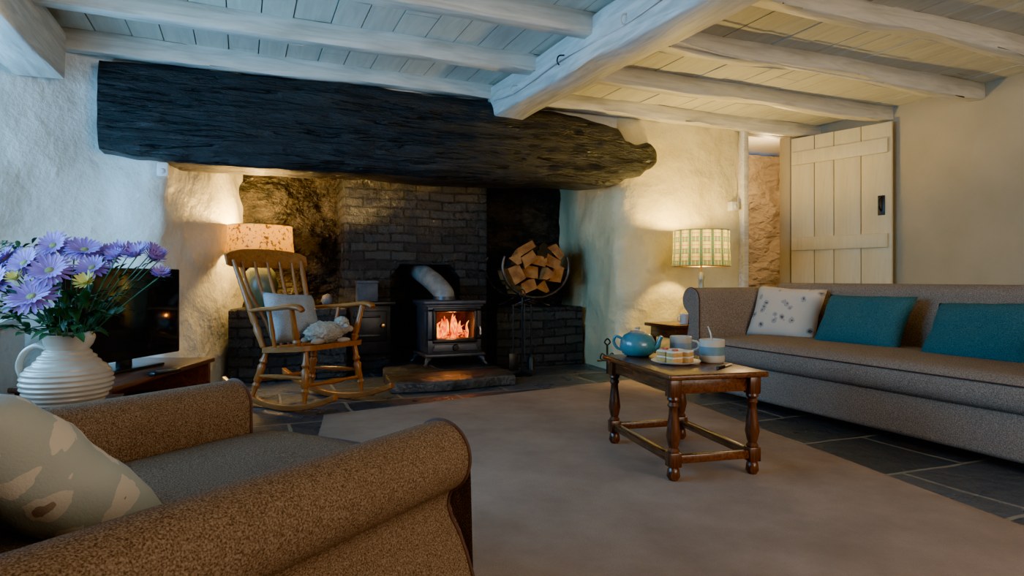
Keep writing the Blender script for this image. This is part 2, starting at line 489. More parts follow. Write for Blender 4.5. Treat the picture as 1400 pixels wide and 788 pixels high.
# ------------------------------------------------------------------ room shell
ZC = 2.40
boxmm('floor', (-2.2, -2.3, -.1), (6.8, 7.2, 0), SLATE, bev=0)
bm = bmesh.new()
x = -2.0
def addbox(bm, a, b):
    r = bmesh.ops.create_cube(bm, size=1)
    for v in r['verts']:
        v.co = Vector([(a[i] + b[i]) / 2 + v.co[i] * (b[i] - a[i]) for i in range(3)])
while x < 5.6:
    w = random.uniform(.17, .23); dz = random.uniform(0, .008)
    y = -2.2 - random.uniform(0, .8)
    while y < 4.95:
        l = random.uniform(1.3, 2.4); ye = min(y + l, 4.98)
        addbox(bm, (x, y, ZC + dz), (x + w - .007, ye - .006, ZC + .03 + dz)); y += l
    x += w
addbox(bm, (-2.2, -2.4, ZC + .045), (6.8, 7.2, ZC + .1))
CEILM = wood('white_painted_ceiling_boards', (.70, .68, .58), (.56, .54, .46), 1, .6, 3, .5)
finish(bm, 'ceiling', CEILM, smooth=False)

for i, y in enumerate((4.80, 4.05, 3.28, 2.55, 1.75, .95, .15, -.65, -1.45)):
    timber('ceiling_joist', (-1.3, y - .04, 2.345), (2.0, y + .03, 2.345), .10, .125, PAINTW, .018, i)
    timber('ceiling_joist', (2.0, y, 2.345), (5.5, y + (-.02 if i else 0), 2.345), .10, .125, PAINTW, .020, i + 20)
timber('main_ceiling_beam', (2.21, -2.1, 2.235), (1.97, 4.85, 2.265), .27, .26, PAINTWY, .018, 3, 40)
timber('window_lintel_beam', (-1.12, 1.7, 2.2), (-1.12, 4.62, 2.2), .26, .30, PAINTWY, .012, 9)
cable = empty('beam_cable')
tube('cable', [(1.945, 1.4, 2.22), (1.915, 2.2, 2.25), (1.89, 2.9, 2.21), (1.87, 3.6, 2.24), (1.86, 4.3, 2.22), (1.84, 4.7, 2.26)], .006, PLASTIC, cable)
for yy in (2.2, 2.9, 3.6, 4.3):
    X = 1.93 - (yy - 2.2) * .033
    tube('hook', [(X + .03, yy, 2.27), (X - .03, yy, 2.26), (X - .045, yy, 2.225), (X - .03, yy, 2.20)], .005, IRON if yy == 3.6 else PLASTIC, cable, 8, 4)
tube('cable_branch', [(2.22, 3.05, 2.25), (2.5, 3.15, 2.275), (2.9, 3.2, 2.27), (3.4, 3.22, 2.275), (4.3, 3.21, 2.27)], .006, PLASTIC, cable)

wallstrip('wall_fireplace_left', [(-1.78, 4.10), (-.95, 4.93), (-.52, 4.88), (-.42, 5.0), (-.20, 5.5), (.02, 6.2)], 0, ZC, PLASTER, .06)
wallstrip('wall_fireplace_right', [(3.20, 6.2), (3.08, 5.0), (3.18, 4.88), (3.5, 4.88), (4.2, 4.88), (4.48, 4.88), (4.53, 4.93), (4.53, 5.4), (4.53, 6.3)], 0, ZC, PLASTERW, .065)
boxmm('wall_fireplace_upper', (-.9, 4.93, 2.05), (3.4, 5.2, ZC + .05), PLASTER, bev=0)
boxmm('wall_doorway_side', (5.16, 4.88, 0), (5.60, 5.02, ZC + .05), WALLR, bev=.01)
boxmm('wall_doorway_head', (4.45, 4.90, 2.29), (5.2, 5.02, ZC + .05), PAINTW, bev=.005)
boxmm('wall_right', (5.46, -2.3, 0), (5.6, 4.90, ZC + .05), WALLR, bev=0)
wallstrip('wall_passage', [(4.4, 6.15), (5.2, 6.2), (6.4, 6.2)], 0, ZC, RUBBLE, .09, fr=3)
boxmm('wall_passage_end', (6.4, 4.9, 0), (6.5, 6.4, ZC + .05), RUBBLE, bev=0)
boxmm('wall_left_near', (-1.95, -2.3, 0), (-1.1, 1.75, ZC + .05), PLASTER, bev=.02)
boxmm('wall_left_sill', (-1.95, 1.7, 0), (-1.1, 4.3, .60), PLASTER, bev=.03)
boxmm('wall_left_head', (-1.95, 1.7, 2.08), (-1.15, 4.4, ZC + .05), PLASTER, bev=0)
boxmm('trim_window_sill', (-1.84, 1.78, .60), (-1.08, 4.15, .635), SILL, bev=.01)
win = empty('window_1')
wx = -1.86
for nm, a, b in (('frame_bottom', (wx, 1.75, .63), (wx + .07, 4.2, .72)), ('frame_top', (wx, 1.75, 1.98), (wx + .07, 4.2, 2.09)),
                 ('frame_near', (wx, 1.75, .72), (wx + .07, 1.85, 1.98)), ('frame_far', (wx, 4.05, .72), (wx + .07, 4.2, 1.98)),
                 ('mullion_1', (wx + .01, 2.55, .72), (wx + .06, 2.61, 1.98)), ('mullion_2', (wx + .01, 3.3, .72), (wx + .06, 3.36, 1.98)),
                 ('glazing_bar', (wx + .015, 1.85, 1.33), (wx + .05, 4.05, 1.36))):
    boxmm(nm, a, b, GLASSY, win, bev=.004)
boxmm('wall_rear_left', (-1.2, -2.3, 0), (1.2, -2.2, ZC + .05), WALLR, bev=0)
boxmm('wall_rear_right', (4.0, -2.3, 0), (5.5, -2.2, ZC + .05), WALLR, bev=0)
boxmm('wall_rear_below', (1.2, -2.3, 0), (4.0, -2.2, .8), WALLR, bev=0)
boxmm('wall_rear_above', (1.2, -2.3, 2.1), (4.0, -2.2, ZC + .05), WALLR, bev=0)
w2 = empty('added_rear_window')  # made-up window behind the camera, opening for the fill light
for nm, a, b in (('frame_bottom', (1.2, -2.28, .8), (4.0, -2.2, .86)), ('frame_top', (1.2, -2.28, 2.04), (4, -2.2, 2.1)),
                 ('mullion_1', (2.1, -2.27, .86), (2.16, -2.22, 2.04)), ('mullion_2', (3.05, -2.27, .86), (3.11, -2.22, 2.04))):
    boxmm(nm, a, b, GLASSY, w2, bev=.004)

# ------------------------------------------------------------------ inglenook interior
wallstrip('wall_inglenook_back', [(-.3, 6.22), (1.5, 6.24), (3.35, 6.22)], 0, 2.6, TARS, .12, fr=2.8)
breast = [(.83, 0), (1.24, 0), (1.24, .86), (1.33, .97), (1.80, .97), (1.89, .86), (1.89, 0), (2.17, 0), (2.17, 2.6), (.83, 2.6)]
prism('chimney_breast', breast, 'y', 5.72, 6.25, TARB, bev=.012)
prism('brick_bench_left', [(-.10, 5.55), (.82, 5.55), (.82, 6.10), (.04, 6.10)], 'z', 0, .60, TARB, bev=.02)
prism('brick_bench_right', [(2.18, 5.50), (3.09, 5.50), (3.12, 6.10), (2.18, 6.10)], 'z', 0, .57, TARB, bev=.02)
boxmm('chimney_light_cap', (-.5, 5.2, 2.38), (3.4, 5.70, 2.5), TARS, bev=0)  # unseen cap over the recess, added to stop light leaking in

prof_t = [(-.84, 2.25), (-.4, 2.27), (.2, 2.26), (.8, 2.27), (1.4, 2.26), (1.9, 2.26), (2.35, 2.25), (2.6, 2.22), (2.85, 2.19), (3.02, 2.17), (3.12, 2.07), (3.22, 2.04), (3.34, 2.06), (3.47, 2.02)]
prof_b = [(-.83, 1.68), (-.6, 1.64), (-.35, 1.61), (-.1, 1.61), (.4, 1.62), (.9, 1.62), (1.5, 1.62), (2.0, 1.63), (2.5, 1.64), (2.8, 1.65), (3.0, 1.68), (3.15, 1.75), (3.25, 1.76), (3.36, 1.82), (3.47, 1.84)]
def interp(pr, x):
    if x <= pr[0][0]: return pr[0][1]
    for a, b in zip(pr, pr[1:]):
        if x <= b[0]:
            t = (x - a[0]) / (b[0] - a[0]); t = t * t * (3 - 2 * t); return a[1] + (b[1] - a[1]) * t
    return pr[-1][1]
bm = bmesh.new(); rings = []; NX = 200
for i in range(NX + 1):
    X = -.84 + (3.47 + .84) * i / NX
    zt, zb = interp(prof_t, X), interp(prof_b, X)
    yin = 0
    if X > 3.33: k = (X - 3.33) / .14; mz = (zt + zb) / 2; s = math.sqrt(max(0.04, 1 - k * k)); zt = mz + (zt - mz) * s; zb = mz + (zb - mz) * s; yin = (1 - s) * .1
    ring = []; K = 26
    loop = [(4.72, zb + (zt - zb) * j / K) for j in range(K + 1)] + [(4.9, zt), (5.12, zt), (5.12, (zt + zb) / 2), (5.12, zb), (4.9, zb)]
    for y, z in loop:
        e = 0
        if y < 4.8:
            f = (z - zb) / (zt - zb); e = .05 * (abs(2 * f - 1) ** 7) + yin
        d = noise.noise(Vector((X * 1.0, z * 2.4, y))) * .04 + noise.noise(Vector((X * 2.2, z * 9, y))) * .024 + noise.noise(Vector((X * 8, z * 15, y))) * .010
        ring.append(bm.verts.new((X, y + e + (d if y < 4.8 else 0), z + noise.noise(Vector((X * 1.8, y, z * .5))) * .018 + noise.noise(Vector((X * 7, y, z * .5))) * .009)))
    rings.append(ring)
for a, b in zip(rings, rings[1:]):
    n = len(a)
    for j in range(n): bm.faces.new((a[j], a[(j + 1) % n], b[(j + 1) % n], b[j]))
bm.faces.new(rings[0]); bm.faces.new(rings[-1])
finish(bm, 'fireplace_lintel', LINTEL, angle=70)

hs = empty('hearth_slab')
prism('slab_front', [(1.00, 4.62), (1.22, 4.57), (1.5, 4.55), (1.72, 4.60), (1.99, 4.62), (2.05, 4.85), (2.03, 5.1), (1.52, 5.08), (1.05, 5.1)], 'z', 0, .083, SLATEH, hs, bev=.014)
prism('slab_rear_left', [(1.05, 5.11), (1.50, 5.09), (1.52, 5.71), (1.22, 5.71), (1.10, 5.4)], 'z', 0, .085, SLATEH, hs, bev=.012)
prism('slab_rear_right', [(1.515, 5.09), (2.04, 5.11), (2.06, 5.71), (1.53, 5.71)], 'z', 0, .085, SLATEH, hs, bev=.012)

# ------------------------------------------------------------------ stove
st = empty('wood_burning_stove')
sx0, sx1, sy0, sy1, sb = 1.45, 1.93, 5.25, 5.62, .085
boxmm('base_plate', (sx0 - .03, sy0 - .04, sb + .085), (sx1 + .03, sy1 + .02, sb + .115), STOVEG, st, bev=.01)
boxmm('side_near', (sx0, sy0, sb + .115), (sx0 + .03, sy1, sb + .52), STOVEG, st, bev=.006)
boxmm('side_far', (sx1 - .03, sy0, sb + .115), (sx1, sy1, sb + .52), STOVEG, st, bev=.006)
boxmm('back_plate', (sx0 + .03, sy1 - .03, sb + .115), (sx1 - .03, sy1, sb + .52), FBRICK, st, bev=0)
boxmm('fire_floor', (sx0 + .03, sy0 + .02, sb + .115), (sx1 - .03, sy1 - .03, sb + .17), IRON, st, bev=0)
boxmm('top_box', (sx0 + .02, sy0 + .01, sb + .50), (sx1 - .02, sy1 - .01, sb + .535), STOVEG, st, bev=0)
boxmm('top_plate', (sx0 - .035, sy0 - .045, sb + .535), (sx1 + .035, sy1 + .02, sb + .57), STOVEG, st, bev=.012)
boxmm('top_lip', (sx0 - .015, sy0 - .025, sb + .515), (sx1 + .015, sy1 + .01, sb + .535), STOVEG, st, bev=.006)
boxmm('side_panel', (sx0 - .008, sy0 + .05, sb + .17), (sx0 + .002, sy1 - .05, sb + .47), STOVEG, st, bev=.004)
dz0, dz1 = sb + .225, sb + .495; dx0, dx1 = sx0 + .06, sx1 - .06
boxmm('front_top', (sx0, sy0 - .01, dz1 - .02), (sx1, sy0 + .02, sb + .52), STOVEG, st, bev=.004)
boxmm('front_bottom', (sx0, sy0 - .01, sb + .115), (sx1, sy0 + .02, dz0 + .02), STOVEG, st, bev=.004)
boxmm('front_near', (sx0, sy0 - .01, dz0), (dx0 + .01, sy0 + .02, dz1), STOVEG, st, bev=.004)
boxmm('front_far', (dx1 - .01, sy0 - .01, dz0), (sx1, sy0 + .02, dz1), STOVEG, st, bev=.004)
boxmm('door_top', (dx0 - .02, sy0 - .035, dz1 - .025), (dx1 + .02, sy0 - .01, dz1 + .01), IRON, st, bev=.008)
boxmm('door_bottom', (dx0 - .02, sy0 - .035, dz0 - .02), (dx1 + .02, sy0 - .01, dz0 + .015), IRON, st, bev=.008)
boxmm('door_near', (dx0 - .02, sy0 - .035, dz0), (dx0 + .014, sy0 - .01, dz1), IRON, st, bev=.008)
boxmm('door_far', (dx1 - .014, sy0 - .035, dz0), (dx1 + .02, sy0 - .01, dz1), IRON, st, bev=.008)
prism('ash_lip', [(sx0 + .03, sb + .135), (sx1 - .03, sb + .135), (sx1 - .06, sb + .195), (sx0 + .06, sb + .195)], 'y', sy0 - .03, sy0 - .008, STOVEG, st, bev=.005)
lathe('air_wheel', [(0, .02), (.025, .018), (.03, .0), (0, 0)], ((sx0 + sx1) / 2, sy0 - .03, sb + .165), IRON, st, 20, rot=(math.pi / 2, 0, 0))
tube('door_handle', [(dx1 + .035, sy0 - .01, .42), (dx1 + .035, sy0 - .06, .42), (dx1 + .035, sy0 - .065, .36)], .008, CHROME, st, 8, 4)
for i, (fx, fy) in enumerate(((sx0 - .01, sy0 - .02), (sx1 + .01, sy0 - .02), (sx0 - .01, sy1), (sx1 + .01, sy1))):
    s = -1 if fx < 1.7 else 1; t = -1 if fy < 5.4 else 1
    tube('foot_%d' % (i + 1), [(fx - s * .03, fy - t * .03, sb + .09), (fx, fy, sb + .06), (fx + s * .012, fy + t * .01, sb + .03), (fx + s * .035, fy + t * .02, sb + .014)], [.03, .022, .014, .013], STOVEG, st, 10, 5)
turned('flue_collar', (1.67, 5.48, sb + .565), (1.67, 5.48, sb + .60), [(0, .105), (1, .1)], STOVEG, st, 24)
tube('flue_pipe', [(1.67, 5.48, sb + .59), (1.66, 5.50, sb + .64), (1.61, 5.70, sb + .745), (1.52, 6.16, sb + .90)], .09, FLUE, st, 24, 6)
fl = empty('log_fire')
for i, (a, b) in enumerate((((1.56, 5.36, .30), (1.84, 5.42, .31)), ((1.58, 5.50, .30), (1.82, 5.36, .345)))):
    turned('log_%d' % (i + 1), a, b, [(0, .03), (.5, .035), (1, .028)], EMBER, fl, 10)
bm = bmesh.new()
for i in range(30):
    X = random.uniform(1.53, 1.86); Y = random.uniform(5.32, 5.52)
    bmesh.ops.create_icosphere(bm, subdivisions=1, radius=random.uniform(.018, .034), matrix=Matrix.Translation((X, Y, .27 + random.uniform(0, .02))))
finish(bm, 'embers', EMBER, fl)
bm = bmesh.new()
for i in range(20):
    X = 1.53 + i * .0172; Y = 5.36 + random.uniform(0, .12); h = random.uniform(.07, .23) * (1.2 - abs(i - 10) * .05); w = random.uniform(.010, .020)
    tube('', [(X, Y, .30), (X + random.uniform(-.01, .01), Y, .30 + h * .4), (X + random.uniform(-.02, .02), Y, .30 + h * .75), (X + random.uniform(-.03, .03), Y, .30 + h)],
         [w, w * 1.2, w * .7, .001], FLAME, seg=8, smooth=4, bm=bm)
finish(bm, 'flames', FLAME, fl)

ov = empty('cast_iron_bread_oven')
boxmm('oven_body', (.86, 5.62, .18), (1.22, 5.715, .61), IRON, ov, bev=.01)
boxmm('oven_shelf', (.84, 5.56, .61), (1.25, 5.715, .64), IRON, ov, bev=.006)
boxmm('oven_door', (.90, 5.60, .29), (1.18, 5.625, .56), IRON, ov, bev=.008)
boxmm('hinge_strap_upper', (.89, 5.592, .50), (1.12, 5.602, .525), IRON, ov, bev=.003)
boxmm('hinge_strap_lower', (.89, 5.592, .33), (1.12, 5.602, .355), IRON, ov, bev=.003)
lathe('door_knob', [(0, .035), (.016, .032), (.02, .02), (.008, .008), (.008, 0)], (1.14, 5.60, .43), BRASS, ov, 16, rot=(math.pi / 2, 0, 0))
tn = empty('stone_lidded_box')
boxmm('box_body', (.92, 5.60, .641), (1.10, 5.69, .80), GREYB, tn, bev=.006)
boxmm('box_lid', (.915, 5.595, .80), (1.105, 5.695, .825), GREYB, tn, bev=.006)
lathe('round_pebble', [(0, -.05), (.035, -.04), (.055, 0), (.04, .045), (0, .065)], (.68, 5.68, .65), GREYB, None, 16)

# log basket: steel hoop cradle
lb = empty('log_basket')
cx, cz = 2.54, .95
HR = .34
for k, yy in enumerate((5.40, 5.85)):
    pts = [(cx + HR * math.cos(a), yy, cz + HR * .84 * math.sin(a)) for a in [math.radians(160 + i * 220 / 24) for i in range(25)]]
    tube('hoop_%d' % (k + 1), pts, .015, HOOPM, lb, 8, 2)
    yl = 5.53 if k == 0 else 5.85
    tube('leg_arch_%d' % (k + 1), [(cx - .2, yl, .583), (cx - .12, yl, .61), (cx, yy, .665), (cx + .12, yl, .61), (cx + .2, yl, .583)], .011, HOOPM, lb, 8, 4)
for i in range(9):
    a = math.radians(185 + i * 170 / 8)
    tube('bar_%d' % (i + 1), [(cx + HR * math.cos(a), 5.40, cz + HR * .84 * math.sin(a)), (cx + HR * math.cos(a), 5.85, cz + HR * .84 * math.sin(a))], .007, HOOPM, lb, 6, 0)
def logmesh(bm, X, Z, w, h, rot, y0, y1, kind, yaw=0, pitch=0):
    shapes = {0: [(-1, -.9), (.9, -1), (1, .7), (.2, 1), (-.9, .8)], 1: [(-1, -.8), (-.3, -1), (.6, -.95), (1, -.5), (.1, 1)], 2: [(-1, -1), (1, -.8), (.9, .9), (-.8, 1)],
              3: [(math.cos(i * .524), math.sin(i * .524)) for i in range(12)]}
    pts = []
    c, s = math.cos(rot), math.sin(rot)
    for p in shapes[kind]:
        px, pz = p[0] * w * random.uniform(.9, 1.1), p[1] * h * random.uniform(.9, 1.1)
        pts.append((X + px * c - pz * s, Z + px * s + pz * c))
    n = len(pts); ty = random.uniform(-.06, .06); Ln = y1 - y0
    A = [bm.verts.new((p[0], y0 + ty * i / n, p[1])) for i, p in enumerate(pts)]
    B = [bm.verts.new((p[0] + yaw * Ln, y1, p[1] + pitch * Ln)) for p in pts]
    f = bm.faces.new(A); f.material_index = 1; f = bm.faces.new(B); f.material_index = 1
    for i in range(n):
        j = (i + 1) % n; f = bm.faces.new((A[i], A[j], B[j], B[i])); f.material_index = 0 if (kind == 3 or i in (0, 2)) else 1
bm = bmesh.new()
for (dx, dz, w_, h_, rt, k, yw, pt) in ((-.07, -.175, .085, .06, .35, 0, 0, 0), (.10, -.17, .085, .06, -.35, 1, 0, 0), (.22, -.07, .06, .085, -.3, 2, -.1, 0), (-.20, -.07, .065, .08, .45, 2, .1, 0),
                                 (-.06, -.045, .09, .065, -.15, 2, .1, .1), (.09, -.055, .065, .055, .3, 1, 0, 0), (-.22, .09, .07, .055, -.5, 1, .35, -.1), (-.10, .075, .08, .055, .6, 2, .3, -.1),
                                 (.02, .06, .075, .05, -.2, 0, .1, 0), (.17, .045, .09, .055, -.45, 2, -.2, 0), (-.14, .17, .10, .04, .5, 2, .3, -.1), (.22, .15, .085, .04, -.8, 2, -.2, -.1)):
    logmesh(bm, cx + dx, cz + dz, w_, h_, rt, 5.40 + random.uniform(-.06, .06), 5.80, k, yw, pt)
finish(bm, 'split_logs', [BARK, GRAIN], lb, angle=30)
bm = bmesh.new()
for (dx, dz, r) in ((.0, .155, .055), (.08, .18, .05), (.05, .12, .05), (.13, .13, .045)):
    logmesh(bm, cx + dx, cz + dz, r, r, 0, 5.42, 5.82, 3)
finish(bm, 'sooty_round_logs', BLKP, lb, angle=30)

ft = empty('fireside_tool_set')
fx, fy = 2.24, 5.05
lathe('stand_base', [(0, 0), (.09, 0), (.09, .012), (.03, .03), (0, .03)], (fx, fy, .0), IRON, ft, 24)
tube('stand_post', [(fx, fy, .02), (fx, fy, .68)], .009, IRON, ft, 8, 0)
tube('stand_ring', [(fx, fy, .67), (fx + .03, fy, .71), (fx, fy, .75), (fx - .03, fy, .71)], .006, IRON, ft, 8, 4, True)
tube('stand_arm', [(fx - .09, fy, .60), (fx, fy, .62), (fx + .09, fy, .60)], .007, IRON, ft, 8, 4)
for i, dx in enumerate((-.085, .085, 0)):
    yy = fy - (.05 if dx == 0 else 0)
    tube('tool_shaft_%d' % (i + 1), [(fx + dx, yy, .62), (fx + dx, yy, .16)], .007, IRON, ft, 8, 0)
boxmm('shovel_blade', (fx - .13, fy - .015, .05), (fx - .04, fy + .0, .20), IRON, ft, bev=.006)
lathe('brush_head', [(0, .0), (.035, .0), (.03, .1), (.012, .13), (0, .13)], (fx + .085, fy, .05), IRON, ft, 14)
tr = empty('wrought_iron_trivet')
tx, ty = 2.98, 4.86
tube('upright', [(tx, ty, .0), (tx, ty, .26)], .009, IRON, tr, 8, 0)
tube('crossbar', [(tx - .1, ty, .12), (tx + .1, ty, .12)], .008, IRON, tr, 8, 0)
for s in (-1, 1):
    tube('scroll_%d' % (s + 2), [(tx, ty, .14), (tx + s * .05, ty, .18), (tx + s * .07, ty, .14), (tx + s * .04, ty, .12)], .007, IRON, tr, 8, 4)
tube('loop', [(tx, ty, .25), (tx + .03, ty, .28), (tx, ty, .31), (tx - .03, ty, .28)], .007, IRON, tr, 8, 4, True)

# ------------------------------------------------------------------ lamps
def lamp(name, loc, base_prof, bm_, zs0, zs1, r0, r1, sm, power, col):
    e = empty(name, loc)
    lathe('lamp_base', base_prof, (0, 0, 0), bm_, e, 28)
    top = base_prof[-1][1]
    tube('lamp_stem', [(0, 0, top - .02), (0, 0, (zs0 + zs1) / 2 - .05)], .010, BRASS, e, 10, 0)
    H = zs1 - zs0
    finish(lathe_bm([(r0, 0), (r0 + .003, .006), ((r0 + r1) / 2, H / 2), (r1 + .003, H - .006), (r1, H)], 48), 'lamp_shade', sm, e, (0, 0, zs0))
    for nm, r, z in (('shade_ring_lower', r0, zs0), ('shade_ring_upper', r1, zs1)):
        tube(nm, [(r * math.cos(a), r * math.sin(a), z) for a in [i * math.pi / 16 for i in range(32)]], .004, BRASS, e, 6, 0, True)
    for k, a in enumerate((0, 2.1, 4.2)):
        tube('shade_spoke_%d' % (k + 1), [(0, 0, (zs0 + zs1) / 2 - .06), (r0 * math.cos(a), r0 * math.sin(a), zs0 + .004)], .003, BRASS, e, 6, 0)
    zc = (zs0 + zs1) / 2
    lathe('bulb', [(0, -.05), (.014, -.045), (.018, -.02), (.03, .01), (.022, .035), (0, .045)], (0, 0, zc), BULB, e, 16)
    ld = bpy.data.lights.new(name + '_light', 'POINT'); ld.energy = power; ld.color = col; ld.shadow_soft_size = .05
    lo = bpy.data.objects.new('bulb_light', ld); COL.objects.link(lo); lo.parent = e; lo.location = (0, 0, zc + .09)
    return e
lamp('ceramic_table_lamp', (.14, 5.69, .60), [(0, 0), (.09, 0), (.1, .02), (.13, .10), (.145, .19), (.12, .29), (.06, .36), (.03, .38), (.0, .38)], SAGEG, .45, .68, .265, .25, SHADE, 56, (1, .60, .16))
lamp('tartan_table_lamp', (3.70, 4.48, .46), [(0, 0), (.09, 0), (.09, .02), (.035, .04), (.03, .08), (.055, .14), (.055, .2), (.028, .27), (.022, .36), (.03, .4), (.012, .44), (0, .44)], mat('smoked_glass', (.25, .26, .2), None, 6, .15, 0, coat=.5), .49, .80, .245, .235, TARTAN, 60, (1, .68, .19))

et = empty('lamp_side_table')
box('top', (.62, .44, .03), (3.58, 4.50, .443), OAK, et, bev=.008)
box('apron', (.54, .36, .09), (3.58, 4.50, .385), OAK, et)
for i, (a, b) in enumerate(((-1, -1), (1, -1), (-1, 1), (1, 1))):
    turned('leg_%d' % (i + 1), (3.58 + a * .25, 4.5 + b * .16, 0), (3.58 + a * .25, 4.5 + b * .16, .36), [(0, .018), (.1, .022), (.2, .015), (.5, .02), (.9, .024), (1, .024)], OAKZ, et, 12)
cup = empty('small_mug', (3.46, 4.40, .459))
lathe('mug_body', [(0, 0), (.035, 0), (.04, .01), (.043, .085), (.039, .085), (.036, .01), (0, .008)], (0, 0, 0), WHITEP, cup, 24)
tube('mug_handle', [(-.04, 0, .07), (-.07, 0, .06), (-.07, 0, .03), (-.04, 0, .02)], .005, WHITEP, cup, 8, 5)

for nm, a, b in (('wall_socket', (4.36, 4.83, 1.50), (4.45, 4.90, 1.59)), ('wall_socket', (5.0, 6.09, 1.50), (5.09, 6.19, 1.59))):
    s = empty(nm); boxmm('plate', a, b, PLASTIC, s, bev=.005)
    boxmm('rocker_switch', ((a[0] + b[0]) / 2 - .01, a[1] - .006, 1.53), ((a[0] + b[0]) / 2 + .01, a[1], 1.56), PLASTIC, s, bev=.002)
s = empty('wall_sensor'); boxmm('sensor_body', (-.52, 4.79, 1.52), (-.45, 4.86, 1.62), PLASTIC, s, bev=.012)
lathe('sensor_lens', [(0, .012), (.015, .008), (.02, 0), (0, 0)], (-.485, 4.792, 1.56), PLASTIC, s, 16, rot=(math.pi / 2, 0, 0))

# ------------------------------------------------------------------ door
dr = empty('door_1', (5.14, 4.85, 0), (0, 0, math.atan2(-.9, .24)))
DW, DT = .95, 2.26
xs = [0, .24, .43, .68, DW]
for i in range(4):
    boxmm('plank_%d' % (i + 1), (xs[i] + .003, 0, .02), (xs[i + 1] - .003, .03, DT), DOORM, dr, bev=.005)
for i, z in enumerate((.35, 1.19, 2.05)):
    boxmm('ledge_%d' % (i + 1), (.02, -.028, z - .065), (DW - .03, .0, z + .065), DOORM, dr, bev=.006)
boxmm('latch_plate', (DW - .12, -.008, 1.42), (DW - .06, 0, 1.60), IRON, dr, bev=.003)
tube('latch_handle', [(DW - .09, -.005, 1.58), (DW - .09, -.05, 1.56), (DW - .09, -.05, 1.49), (DW - .09, -.005, 1.46)], .008, IRON, dr, 8, 5)
boxmm('trim_door_jamb', (4.50, 4.82, 0), (4.56, 4.90, 2.30), PAINTW, bev=.006)

# ------------------------------------------------------------------ rug (hand-woven, slightly out of square)
A, B_, C_, D_ = Vector((.46, 4.09)), Vector((2.98, 4.50)), Vector((2.28, .2)), Vector((-.18, .2))
bm = bmesh.new(); n1, n2 = 40, 60; G = []
ctr = (A + B_ + C_ + D_) / 4
for i in range(n1 + 1):
    row = []
    for j in range(n2 + 1):
        s_, t_ = i / n1, j / n2
        p = A.lerp(B_, s_).lerp(D_.lerp(C_, s_), t_)
        edge = min(i, n1 - i, j, n2 - j)
        z = .014 + .002 * noise.noise(Vector((p.x * 2, p.y * 2, 0))) if edge > 0 else .001
        dx = .012 * noise.noise(Vector((p.x, p.y * 2, 3))) if i in (0, n1) else 0
        dy = .012 * noise.noise(Vector((p.x * 2, p.y, 8))) if j in (0, n2) else 0
        row.append(bm.verts.new((p.x - ctr.x + dx, p.y - ctr.y + dy, z)))
    G.append(row)
for a, b in zip(G, G[1:]):
    for j in range(n2): bm.faces.new((a[j], b[j], b[j + 1], a[j + 1]))
finish(bm, 'rug', RUG, loc=(ctr.x, ctr.y, 0), angle=180)
RZ = .015

# ------------------------------------------------------------------ upholstered arm
def arm(name, h, x0, x1, yc, s, m, parent, r=.07, z0=.06, t=.055, bulge=.085):
    def outline():
        c = r - t; O = [(-t, z0)]
        for a in range(180, -65, -12):
            O.append((c + r * math.cos(math.radians(a)), h - r + r * math.sin(math.radians(a))))
        nz = h - r - r * .85
        O += [(c + r * .30, nz - .01), (c + r * .22, nz - .05), (bulge * .72, nz - .11), (bulge, nz - .20) if nz - .2 > z0 + .05 else (bulge, z0 + .06), (bulge, z0)]
        return O
    O = outline()
    O = [O[0]] + [tuple(p[:2]) for p in chaikin([(a, b, 0) for a, b in O[1:-1]], 1)] + [O[-1]]
    bm = bmesh.new(); rings = []; K = 10
    for i in range(K + 1):
        X = x0 + (x1 - x0) * i / K
        rings.append([bm.verts.new((X, yc + s * y, z)) for y, z in O])
    Oc = (sum(p[0] for p in O) / len(O), sum(p[1] for p in O) / len(O))
    rings.append([bm.verts.new((x1 + .012, yc + s * (Oc[0] + (y - Oc[0]) * .93), Oc[1] + (z - Oc[1]) * .975)) for y, z in O])
    n = len(O)
    for a, b in zip(rings, rings[1:]):
        for j in range(n): bm.faces.new((a[j], a[(j + 1) % n], b[(j + 1) % n], b[j]))
    bm.faces.new(rings[0]); bm.faces.new(rings[-1])
    bmesh.ops.triangulate(bm, faces=[f for f in bm.faces if len(f.verts) > 4])
    finish(bm, name, m, parent, angle=50)
    tube(name + '_piping', [(x1 + .004, yc + s * y * 1.0, z) for y, z in O], .0045, PIPING, parent, 8, 0)

AA = 36
ac = empty('tweed_armchair', (.19, 1.70, RZ), (0, 0, math.radians(AA)))
arm('arm_near', .53, -1.0, -.065, -.41, -1, TWEED, ac, r=.075, bulge=.11)
arm('arm_far', .53, -1.0, .05, .41, 1, TWEED, ac, r=.075, bulge=.11)
softbox('seat_cushion', (.90, .71, .16), (-.32, 0, .31), TWEED, ac, bev=.06, puff=.02)
box('seat_base', (.90, .76, .20), (-.38, 0, .155), TWEED, ac, bev=.02, seg=3)
softbox('back_rest', (.22, .80, .46), (-.97, 0, .47), TWEED, ac, rot=(0, math.radians(-14), 0), bev=.09)
for i, (a, b) in enumerate(((-.02, -.34), (-.02, .34), (-.78, -.34), (-.78, .34))):
    turned('foot_%d' % (i + 1), (a, b, 0), (a, b, .08), [(0, .02), (1, .03)], OAKZ, ac, 12)
tube('seat_piping', [(.125, -.32, .37), (.128, 0, .38), (.125, .32, .37)], .004, PIPING, ac, 8, 6)
pillow('sheep_scatter_cushion', .48, .44, .17, SHEEPG, (-.37, 1.40, .495), (math.radians(-44), 0, math.radians(AA + 90 + 4)), seed=2, n=26)

